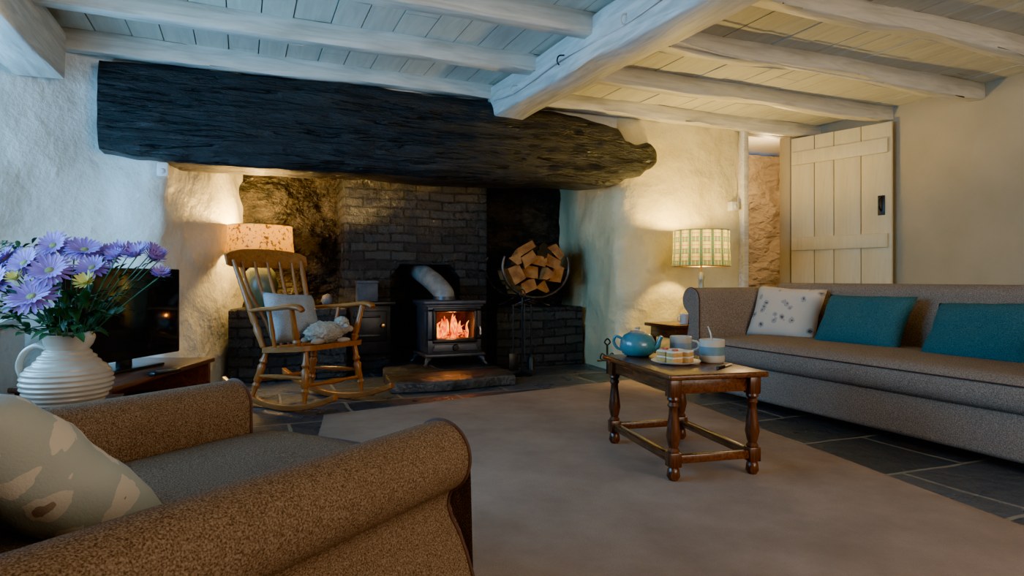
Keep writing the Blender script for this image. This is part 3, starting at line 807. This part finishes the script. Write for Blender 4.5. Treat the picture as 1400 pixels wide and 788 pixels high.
# sofa: local +x is the front (world -X)
sf = empty('tweed_sofa', (3.12, 2.54, 0), (0, 0, math.pi))
arm('arm_far', .775, -.92, -.02, -1.33, -1, TWEEDS, sf, r=.095, z0=.05, bulge=.08)
arm('arm_near', .775, -.92, -.02, 1.33, 1, TWEEDS, sf, r=.095, z0=.05, bulge=.08)
softbox('seat_cushion', (.86, 2.56, .17), (-.36, 0, .335), TWEEDS, sf, bev=.075, puff=.01)
box('seat_base', (.88, 2.58, .24), (-.42, 0, .16), TWEEDS, sf, bev=.03, seg=4)
bp = [(-.74, .30), (-.80, .60), (-.83, .69)] + [(-.92 + .09 * math.cos(math.radians(a)), .72 + .09 * math.sin(math.radians(a))) for a in range(10, 250, 15)] + [(-.94, .55), (-.96, .10), (-.76, .10)]
prism('back_rest', bp, 'y', -1.36, 1.36, TWEEDS, sf, bev=.02, angle=50)
tube('seat_piping', [(.04, -1.26, .39), (.065, -1.1, .385), (.068, 0, .385), (.065, 1.26, .385)], .004, PIPING, sf, 8, 6)
for i, (a, b) in enumerate(((-.06, -1.3), (-.06, 1.3), (-.8, -1.3), (-.8, 1.3))):
    turned('foot_%d' % (i + 1), (a, b, 0), (a, b, .07), [(0, .02), (1, .03)], OAKZ, sf, 12)
pillow('sheep_scatter_cushion', .52, .42, .15, SHEEPC, (3.74, 3.58, .585), (math.radians(-24), math.radians(3), math.radians(-72)), seed=5)
pillow('teal_scatter_cushion', .60, .40, .15, TEAL, (3.71, 2.92, .56), (math.radians(-30), 0, math.radians(-86)), seed=6)
pillow('teal_scatter_cushion', .58, .40, .15, TEAL, (3.67, 2.17, .545), (math.radians(-34), math.radians(-2), math.radians(-90)), seed=8)

# ------------------------------------------------------------------ coffee table
ct = empty('oak_coffee_table', (1.87, 2.43, RZ), (0, 0, math.radians(-9)))
box('top', (.46, .72, .024), (0, 0, .429), OAK, ct, bev=.008, seg=3)
for nm, sz, lc in (('apron_front', (.34, .022, .065), (0, -.295, .385)), ('apron_rear', (.34, .022, .065), (0, .295, .385)),
                   ('apron_near', (.022, .58, .065), (-.18, 0, .385)), ('apron_far', (.022, .58, .065), (.18, 0, .385)),
                   ('stretcher_front', (.34, .03, .035), (0, -.305, .085)), ('stretcher_rear', (.34, .03, .035), (0, .305, .085)),
                   ('stretcher_near', (.03, .58, .035), (-.185, 0, .085)), ('stretcher_far', (.03, .58, .035), (.185, 0, .085))):
    box(nm, sz, lc, OAK, ct, bev=.005)
for i, (a, b) in enumerate(((-1, -1), (1, -1), (-1, 1), (1, 1))):
    X, Y = a * .185, b * .305
    box('leg_block_upper_%d' % (i + 1), (.052, .052, .075), (X, Y, .38), OAKZ, ct, bev=.004)
    box('leg_block_lower_%d' % (i + 1), (.052, .052, .06), (X, Y, .085), OAKZ, ct, bev=.004)
    turned('leg_turning_%d' % (i + 1), (X, Y, .112), (X, Y, .345), [(0, .023), (.04, .026), (.09, .018), (.14, .022), (.3, .030), (.45, .026), (.7, .019), (.8, .018), (.84, .025), (.9, .018), (.95, .026), (1, .024)], OAKZ, ct, 18)
    turned('foot_%d' % (i + 1), (X, Y, 0), (X, Y, .057), [(0, .018), (.3, .028), (.8, .024), (1, .016)], OAKZ, ct, 16)
TZ = .441 + RZ
tp = empty('teal_teapot', (1.84, 2.71, TZ), (0, 0, math.radians(-50))); tp.scale = (.9, .9, .9)
lathe('pot_body', [(0, 0), (.06, 0), (.085, .015), (.100, .05), (.096, .085), (.078, .115), (.048, .132), (.0, .134)], (0, 0, 0), TEALG, tp, 32)
lathe('pot_lid', [(0, .132), (.048, .132), (.04, .140), (.012, .144), (.010, .150), (.016, .155), (.012, .162), (0, .164)], (0, 0, 0), CHROME, tp, 28)
tube('spout', [(.08, 0, .04), (.11, 0, .06), (.122, 0, .09), (.135, 0, .115)], [.022, .017, .012, .010], TEALG, tp, 12, 5)
tube('pot_handle', [(-.085, 0, .09), (-.125, 0, .105), (-.14, 0, .075), (-.12, 0, .04), (-.09, 0, .03)], .008, TEALG, tp, 10, 5)
def mug(name, loc, r, h, m, rz, spoon=False, fill=None):
    e = empty(name, loc, (0, 0, rz))
    lathe('mug_body', [(0, 0), (r * .85, 0), (r * .97, .008), (r, h * .3), (r, h), (r - .004, h + .002), (r - .007, h), (r - .008, .012), (0, .01)], (0, 0, 0), m, e, 32)
    if fill: lathe('mug_contents', [(0, h - .006), (r * .6, h - .008), (r - .008, h - .014)], (0, 0, 0), fill, e, 24)
    tube('mug_handle', [(r * .97, 0, h * .8), (r + .03, 0, h * .75), (r + .035, 0, h * .45), (r * .97, 0, h * .25)], .006, m, e, 8, 5)
    if spoon:
        tube('spoon_handle', [(0, 0, h - .01), (.02, .0, h + .03), (.03, .01, h + .06)], .004, CHROME, e, 8, 3)
    return e
mug('striped_pottery_mug', (2.06, 2.65, TZ), .055, .095, MUG1, -1.0, fill=ICING)
mug('striped_pottery_jar', (2.02, 2.37, TZ), .058, .105, MUG2, 1.2, True, ICING)
pl = empty('cake_plate', (1.83, 2.39, TZ))
lathe('plate', [(0, 0), (.06, 0), (.07, .004), (.11, .014), (.112, .017), (.07, .009), (0, .007)], (0, 0, 0), WHITEP, pl, 36)
for i, (dx, dy, rz) in enumerate(((-.04, .03, .3), (.03, .035, -.2), (-.035, -.035, .1), (.035, -.03, .5))):
    c = empty('cake_slice_%d' % (i + 1), (dx, dy, .009), (0, 0, rz)); c.parent = pl
    box('sponge_lower', (.056, .048, .022), (0, 0, .011), SPONGE, c, bev=.003)
    box('cream_layer', (.057, .049, .007), (0, 0, .0245), ICING, c, bev=.002)
    box('sponge_upper', (.056, .048, .02), (0, 0, .037), SPONGE, c, bev=.003)
    box('icing_top', (.057, .049, .008), (0, 0, .050), ICING, c, bev=.003)
    if i % 2 == 0: box('berry', (.022, .02, .010), (.005, 0, .057), JAM, c, bev=.003)
kn = empty('butter_knife', (1.95, 2.21, TZ), (0, 0, .5))
tube('knife_blade', [(0, 0, .005), (.09, 0, .005)], .007, CHROME, kn, 8, 0, flat=.4)
tube('knife_handle', [(-.08, 0, .007), (0, 0, .006)], .007, IRON, kn, 8, 0)

# ------------------------------------------------------------------ rocking chair
RCX, RCY = .43, 4.48
rc = empty('rocking_chair', (RCX, RCY, 0), (0, 0, math.radians(36)))
for s in (-1, 1):
    pts = [-.50 + i * 1.08 / 20 for i in range(21)]
    lo = [(y, .0 + (y - .02) ** 2 / 2.4 + .001) for y in pts]; hi = [(y, z + .038) for y, z in lo]
    prism('rocker_%s' % ('left' if s < 0 else 'right'), lo + hi[::-1], 'x', s * .25 - .019, s * .25 + .019, PINEX, rc, bev=.006)
bm = bmesh.new(); n = 18; G = []
def seatp(i, j, top):
    u = -1 + 2 * i / n; v = -1 + 2 * j / n
    k = (1 - .12 * max(0, v)); r = (abs(u) ** 6 + abs(v) ** 6) ** (1 / 6) if (u or v) else 1
    m_ = max(abs(u), abs(v)); f = (m_ / r) if r > 0 else 1
    X = u * f * .275 * k; Y = v * f * .25
    z = .405 + .02 * (-v) * 1 + (-.015 * (1 - u * u) * (1 - v * v) + .0) if top else .372 + .02 * (-v)
    return (X, Y, z)
for t in (True, False):
    g = [[bm.verts.new(seatp(i, j, t)) for j in range(n + 1)] for i in range(n + 1)]
    G.append(g)
    for i in range(n):
        for j in range(n): bm.faces.new((g[i][j], g[i + 1][j], g[i + 1][j + 1], g[i][j + 1]))
for i in range(n):
    for (a, b) in (((i, 0), (i + 1, 0)), ((i, n), (i + 1, n)), ((0, i), (0, i + 1)), ((n, i), (n, i + 1))):
        bm.faces.new((G[0][a[0]][a[1]], G[0][b[0]][b[1]], G[1][b[0]][b[1]], G[1][a[0]][a[1]]))
finish(bm, 'seat', PINEX, rc, angle=50)
LP = [(0, .014), (.15, .016), (.25, .026), (.3, .018), (.34, .027), (.5, .022), (.62, .028), (.68, .016), (.73, .027), (.8, .018), (1, .016)]
for i, (a, b, c, d) in enumerate(((-.25, -.22, -.21, -.19), (.25, -.22, .21, -.19), (-.25, .28, -.20, .19), (.25, .28, .20, .19))):
    z0 = (b - .02) ** 2 / 2.4 + .03
    turned('leg_%d' % (i + 1), (a, b, z0), (c, d, .385), LP, PINE, rc)
turned('stretcher_front', (-.235, -.21, .17), (.235, -.21, .17), [(0, .01), (.3, .012), (.5, .02), (.7, .012), (1, .01)], PINE, rc)
turned('stretcher_rear', (-.235, .25, .17), (.235, .25, .17), [(0, .01), (.5, .014), (1, .01)], PINE, rc)
for s in (-1, 1):
    turned('stretcher_side_%d' % (s + 2), (s * .235, -.21, .22), (s * .23, .24, .20), [(0, .01), (.5, .016), (1, .01)], PINE, rc)
BPR = [(0, .018), (.1, .02), (.2, .026), (.25, .017), (.3, .024), (.6, .018), (.9, .017), (1, .016)]
for s in (-1, 1):
    turned('back_post_%d' % (s + 2), (s * .215, .215, .39), (s * .285, .43, .97), BPR, PINE, rc)
for i, u in enumerate((-.62, -.31, 0, .31, .62)):
    X0, X1 = u * .2, u * .27 * 1.25
    tube('spindle_%d' % (i + 1), [(X0, .225, .39), (X0 * 1.2, .27, .55), (X1 * .95, .36 + .025, .77), (X1, .43 + .02 * (1 - u * u), .96)], [.008, .014, .012, .009], PINE, rc, 8, 5)
bm = bmesh.new(); R = []
for i in range(21):
    u = -1 + i / 10; X = u * .335; yb = .43 + .045 * (1 - u * u); h = .045 + .022 * (1 - abs(u) ** 3)
    if abs(u) > .9: h *= .8
    zc = .975 + .012 * (1 - u * u)
    R.append([bm.verts.new(p) for p in ((X, yb - .013, zc - h), (X, yb - .006 + .012, zc - h), (X, yb + .03, zc + h * .9), (X, yb + .02, zc + h), (X, yb + .005, zc + h * .9))])
for a, b in zip(R, R[1:]):
    for j in range(5): bm.faces.new((a[j], a[(j + 1) % 5], b[(j + 1) % 5], b[j]))
bm.faces.new(R[0]); bm.faces.new(R[-1])
finish(bm, 'top_rail', PINEX, rc, angle=50)
for s in (-1, 1):
    tube('arm_%d' % (s + 2), [(s * .245, .30, .63), (s * .285, .15, .645), (s * .305, -.02, .655), (s * .315, -.16, .67), (s * .31, -.24, .665), (s * .305, -.27, .645)], [.02, .024, .028, .034, .034, .022], PINEX, rc, 12, 6, flat=.55)
    turned('arm_post_front_%d' % (s + 2), (s * .24, -.15, .395), (s * .305, -.17, .66), BPR, PINE, rc)
    turned('arm_post_mid_%d' % (s + 2), (s * .245, .06, .395), (s * .295, .05, .65), [(0, .010), (.4, .015), (1, .010)], PINE, rc)
rcR = Matrix.Rotation(math.radians(36), 4, 'Z')
def rcw(p): q = rcR @ Vector(p); return (q.x + RCX, q.y + RCY, q.z)
pillow('blue_grey_cushion', .42, .36, .13, GREYC, rcw((-.02, .155, .575)), (math.radians(-22), math.radians(4), math.radians(36)), seed=4)
ps = empty('plush_sheep_toy', rcw((.03, -.10, .412)), (0, 0, math.radians(20)))
def blob(name, r, loc, m, parent, amp=.12, fr=26, sub=4):
    bm = bmesh.new(); bmesh.ops.create_icosphere(bm, subdivisions=sub, radius=1)
    for v in bm.verts:
        d = 1 + amp * noise.noise(v.co * fr * .15 + Vector(loc) * 9)
        v.co = Vector((v.co.x * r[0], v.co.y * r[1], v.co.z * r[2])) * d
    return finish(bm, name, m, parent, loc, angle=180)
blob('body', (.13, .08, .07), (0, 0, .072), FLEECE, ps, .3, 60)
blob('head', (.05, .042, .045), (.125, -.02, .10), FACE, ps, .08)
blob('wool_cap', (.045, .05, .035), (.11, -.02, .138), FLEECE, ps, .3, 50)
blob('muzzle', (.025, .025, .022), (.165, -.03, .09), FACE, ps, .05)
for s in (-1, 1):
    blob('ear_%d' % (s + 2), (.012, .03, .016), (.11, -.02 + s * .06, .115), FACE, ps, .05, sub=3)
    blob('eye_%d' % (s + 2), (.006, .006, .006), (.158, -.022 + s * .025, .118), BLKP, ps, 0, sub=2)
    blob('front_leg_%d' % (s + 2), (.05, .017, .017), (.11, s * .05, .019), FACE, ps, .05, sub=3)
    blob('hind_leg_%d' % (s + 2), (.045, .02, .02), (-.09, s * .075, .022), FACE, ps, .05, sub=3)
blob('tail', (.02, .02, .02), (-.12, 0, .07), FLEECE, ps, .2, sub=3)

# ------------------------------------------------------------------ TV + cabinet
cb = empty('tv_cabinet', (-.51, 3.57, 0), (0, 0, math.radians(69)))
box('top', (.98, .42, .025), (0, 0, .39), CAB, cb, bev=.006)
box('side_near', (.025, .38, .36), (-.465, 0, .198), CAB, cb, bev=.004)
box('side_far', (.025, .38, .36), (.465, 0, .198), CAB, cb, bev=.004)
box('back_panel', (.93, .015, .33), (0, .18, .21), CAB, cb, bev=0)
box('mid_shelf', (.92, .36, .02), (0, 0, .20), CAB, cb, bev=.004)
box('plinth', (.92, .36, .06), (0, 0, .035), CAB, cb, bev=.004)
box('set_top_box', (.30, .2, .05), (.1, -.02, .236), BLKP, cb, bev=.006)
tv = empty('television', (-.53, 3.60, .403), (0, 0, math.radians(58)))
box('housing', (.76, .04, .45), (0, 0, .27), BLKP, tv, bev=.008)
box('screen', (.72, .004, .41), (0, -.021, .272), SCREEN, tv, bev=.001)
box('neck', (.08, .03, .06), (0, .0, .03), BLKP, tv)
prism('foot', [(-.18, -.08), (.18, -.08), (.15, .07), (-.15, .07)], 'z', 0, .012, BLKP, tv, bev=.003)
rm = empty('remote_control', (-.33, 3.36, .4035), (0, 0, .9)); box('remote_body', (.16, .04, .016), (0, 0, .008), BLKP, rm, bev=.005)
box('button_pad', (.1, .025, .002), (.01, 0, .017), GREYB, rm, bev=.0)

# ------------------------------------------------------------------ side table with jug of flowers
vt = empty('small_side_table', (-.64, 2.74, 0))
box('top', (.42, .42, .022), (0, 0, .377), CAB, vt, bev=.006)
for i, (a, b) in enumerate(((-1, -1), (1, -1), (-1, 1), (1, 1))):
    box('leg_%d' % (i + 1), (.035, .035, .366), (a * .18, b * .18, .183), CAB, vt, bev=.004)
for i, (sz, lc) in enumerate((((.34, .02, .06), (0, -.18, .335)), ((.34, .02, .06), (0, .18, .335)), ((.02, .34, .06), (-.18, 0, .335)), ((.02, .34, .06), (.18, 0, .335)))):
    box('apron_%d' % (i + 1), sz, lc, CAB, vt, bev=.003)
VX, VY, VZ = -.58, 2.745, .389
jug = empty('ribbed_cream_jug', (VX, VY, VZ))
pr = [(0, 0), (.085, 0), (.10, .008)]
for i in range(80):
    f = i / 79; z = .01 + f * .20
    r = .098 + .045 * math.sin(min(1, f * 1.35) * math.pi / 1.25 + .25) - (.055 * max(0, (f - .6) / .4) ** 1.4)
    pr.append((r + .003 * math.sin(f * 2 * math.pi * 11), z))
pr += [(.072, .225), (.074, .24), (.082, .255), (.078, .258), (.068, .24), (.066, .22), (.06, .18), (0, .17)]
lathe('jug_body', pr, (0, 0, 0), CREAMG, jug, 48, angle=80)
rv = Vector((.921, -.391, 0))
def hp(l, z): return tuple(rv * l + Vector((0, 0, z)))
tube('jug_handle', [hp(-.07, .205), hp(-.11, .215), hp(-.155, .19), hp(-.175, .14), hp(-.155, .09), hp(-.13, .07)], .015, CREAMG, jug, 12, 6, flat=.7)
tube('jug_spout', [hp(.045, .215), hp(.07, .24), hp(.09, .258)], [.03, .026, .014], CREAMG, jug, 12, 5)

fb = empty('flower_bouquet', (VX, VY, 0))
fwd = Vector((.391, .921, 0))
pet = bmesh.new(); cen = bmesh.new(); stm = bmesh.new(); yel = bmesh.new(); lef = bmesh.new()
def petal(bm, c, out, nrm, L_, w, curl):
    side = out.cross(nrm).normalized(); V = []
    for k, (t, ww) in enumerate(((.12, .4), (.45, .9), (.82, 1), (1, .35))):
        p = c + out * (L_ * t) + nrm * (curl * t * t * L_ + .004)
        V.append((bm.verts.new(p - side * w * ww), bm.verts.new(p - nrm * w * .35), bm.verts.new(p + side * w * ww)))
    for a, b in zip(V, V[1:]):
        bm.faces.new((a[0], a[1], b[1], b[0])); bm.faces.new((a[1], a[2], b[2], b[1]))
def flower(bm, c, nrm, R_, layers=2, n=20, closed=0):
    nrm = nrm.normalized(); ref = Vector((0, 0, 1)) if abs(nrm.z) < .9 else Vector((1, 0, 0))
    a = nrm.cross(ref).normalized(); b = nrm.cross(a)
    for l in range(layers):
        for i in range(n):
            t = 2 * math.pi * (i + .5 * l) / n + random.uniform(-.06, .06)
            out = a * math.cos(t) + b * math.sin(t)
            petal(bm, c, (out + nrm * (.10 + .25 * l + closed)).normalized(), nrm, R_ * (1 - .18 * l) * random.uniform(.86, 1.08), R_ * .085, .05 - .2 * (l == 0) + closed)
    M_ = Matrix.Translation(c + nrm * .006) @ nrm.to_track_quat('Z', 'Y').to_matrix().to_4x4() @ Matrix.Diagonal((1, 1, .5, 1))
    bmesh.ops.create_icosphere(cen, subdivisions=2, radius=R_ * .2, matrix=M_)
neck = Vector((0, 0, VZ + .24))
def W(px, py, dd):
    d = 2.32; l = (px - 106) * d / 870; z = .85 - (py - 380) * d / 870
    return rv * l + Vector((0, 0, z)) + fwd * dd
tocam = -fwd
heads = [(66, 336, .08, 25), (114, 343, .06, 26), (28, 356, -.02, 26), (66, 362, -.06, 26), (104, 372, -.08, 28), (140, 368, .0, 24), (32, 386, -.08, 28), (92, 406, -.12, 31),
         (6, 364, .05, 22), (90, 340, .10, 22), (134, 348, .1, 20), (10, 394, .0, 22)]
small = [(172, 344, .02, 15), (188, 350, .0, 17), (204, 352, -.02, 17), (220, 356, .0, 15), (196, 344, .04, 14), (236, 378, -.02, 13), (214, 345, .03, 13), (180, 354, -.03, 14), (228, 352, .03, 11)]
for i, (a, b, dd, r) in enumerate(heads):
    c = W(a, b, dd); up = (tocam * .8 + Vector((0, 0, .65)) + rv * ((a - 80) / 160) + Vector([random.uniform(-.3, .3) for _ in range(3)]))
    flower(pet, c, up, r * 2.32 / 870 * 1.05, 2, 21)
    tube('', [neck + rv * random.uniform(-.03, .03) - Vector((0, 0, .05)), neck.lerp(c, .5) + Vector((0, 0, .01)), c], .0028, None, seg=6, smooth=4, bm=stm)
for (a, b, dd, r) in small:
    c = W(a, b, dd)
    flower(pet, c, Vector((random.uniform(-.4, .6), -.5, .8)), r * 2.32 / 870 * 1.15, 2, 14, .25)
    tube('', [neck + rv * .02 - Vector((0, 0, .05)), neck.lerp(c, .5) - Vector((0, 0, .02)), c], .002, None, seg=6, smooth=4, bm=stm)
for (a, b, dd, r) in ((148, 388, -.06, 17), (66, 382, -.1, 13), (45, 374, .02, 12)):
    c = W(a, b, dd); flower(yel, c, tocam + Vector((0, 0, .8)), r * 2.32 / 870, 3, 12, .3)
    tube('', [neck - Vector((0, 0, .05)), c], .002, None, seg=6, smooth=2, bm=stm)
def leaf(c, d, Ln, w):
    d = d.normalized(); s = d.cross(Vector((0, 0, 1))).normalized(); V = []
    for t, ww in ((0, .1), (.2, .7), (.45, 1), (.75, .7), (1, .05)):
        p = c + d * Ln * t - Vector((0, 0, 1)) * (Ln * .45 * t * t)
        up = s.cross(d) * w * .3 * ww
        V.append((lef.verts.new(p - s * w * ww + up), lef.verts.new(p), lef.verts.new(p + s * w * ww + up)))
    for a, b in zip(V, V[1:]):
        lef.faces.new((a[0], a[1], b[1], b[0])); lef.faces.new((a[1], a[2], b[2], b[1]))
for i in range(170):
    a = random.uniform(5, 185); b = random.uniform(390, 460); k = (b - 390) / 70
    a = 100 + (a - 100) * (1 - .5 * k)
    c = W(a, b, random.uniform(-.14, .12)); c = neck.lerp(c, .88)
    leaf(c, (c - neck) * Vector((1, 1, .6)) + Vector((random.uniform(-.1, .1), random.uniform(-.1, .1), random.uniform(0, .12))), random.uniform(.06, .12), random.uniform(.010, .02))
for i in range(22):
    c = W(random.uniform(160, 230), random.uniform(358, 390), random.uniform(-.04, .04)); leaf(c, c - neck, .06, .008)
for i in range(30):
    c = W(random.uniform(-5, 45), random.uniform(330, 347), random.uniform(.0, .1)); leaf(c, Vector((random.uniform(-1, 1), random.uniform(-1, .5), random.uniform(0, .8))), .05, .009)
finish(pet, 'petals', PETAL, fb, angle=180); finish(cen, 'flower_centres', PETALC, fb); finish(stm, 'stems', LEAF, fb); finish(yel, 'yellow_petals', YEL, fb, angle=180); finish(lef, 'leaves', LEAF, fb, angle=180)

# ------------------------------------------------------------------ lights
def area(name, loc, rot, sx, sy, e, col):
    d = bpy.data.lights.new(name, 'AREA'); d.shape = 'RECTANGLE'; d.size = sx; d.size_y = sy; d.energy = e; d.color = col
    o = bpy.data.objects.new(name, d); COL.objects.link(o); o.location = loc; o.rotation_euler = rot
    return o
area('window_daylight_left', (-1.98, 2.95, 1.36), (0, math.radians(-90), 0), 1.35, 2.3, 130, (.20, .56, 1))
area('rear_warm_fill', (2.6, -2.4, 1.45), (math.radians(90), 0, 0), 2.7, 1.25, 95, (1, .80, .60))  # warm fill added from behind, through the made-up rear window
def point(name, loc, e, col, r=.05):
    d = bpy.data.lights.new(name, 'POINT'); d.energy = e; d.color = col; d.shadow_soft_size = r
    o = bpy.data.objects.new(name, d); COL.objects.link(o); o.location = loc; return o
point('fire_glow', (1.70, 5.35, .46), 5, (1, .28, .035), .03)
point('passage_lamp', (5.5, 5.5, 2.1), 24, (1, .68, .32), .08)
cl = empty('ceiling_light', (1.0, -.25, 2.39))  # unseen fitting added behind the camera for warm fill
lathe('rose', [(0, 0), (.06, 0), (.05, -.03), (.01, -.04), (0, -.04)], (0, 0, 0), PLASTIC, cl, 24)
tube('flex', [(0, 0, -.03), (0, 0, -.12)], .005, PLASTIC, cl, 8, 0)
lathe('bulb', [(0, -.22), (.03, -.2), (.04, -.17), (.02, -.13), (0, -.12)], (0, 0, 0), BULB, cl, 16)
ld = point('ceiling_fill', (0, 0, -.27), 16, (1, .78, .55), .06); ld.parent = cl
w = bpy.data.worlds.new('World'); C.scene.world = w; w.use_nodes = True
w.node_tree.nodes['Background'].inputs[0].default_value = (.35, .5, .8, 1); w.node_tree.nodes['Background'].inputs[1].default_value = .6

# ------------------------------------------------------------------ camera
cd = bpy.data.cameras.new('camera'); cam = bpy.data.objects.new('camera', cd); COL.objects.link(cam)
cd.sensor_width = 36; cd.lens = 870 / 1400 * 36; cd.shift_y = -14 / 1400; cd.clip_start = .02
cam.location = (0, 0, .85); cam.rotation_euler = (math.radians(90), 0, math.radians(-23))
C.scene.camera = cam
C.scene.view_settings.view_transform = 'AgX'
try: C.scene.view_settings.look = 'AgX - Punchy'
except Exception: pass
C.scene.view_settings.exposure = 1.05
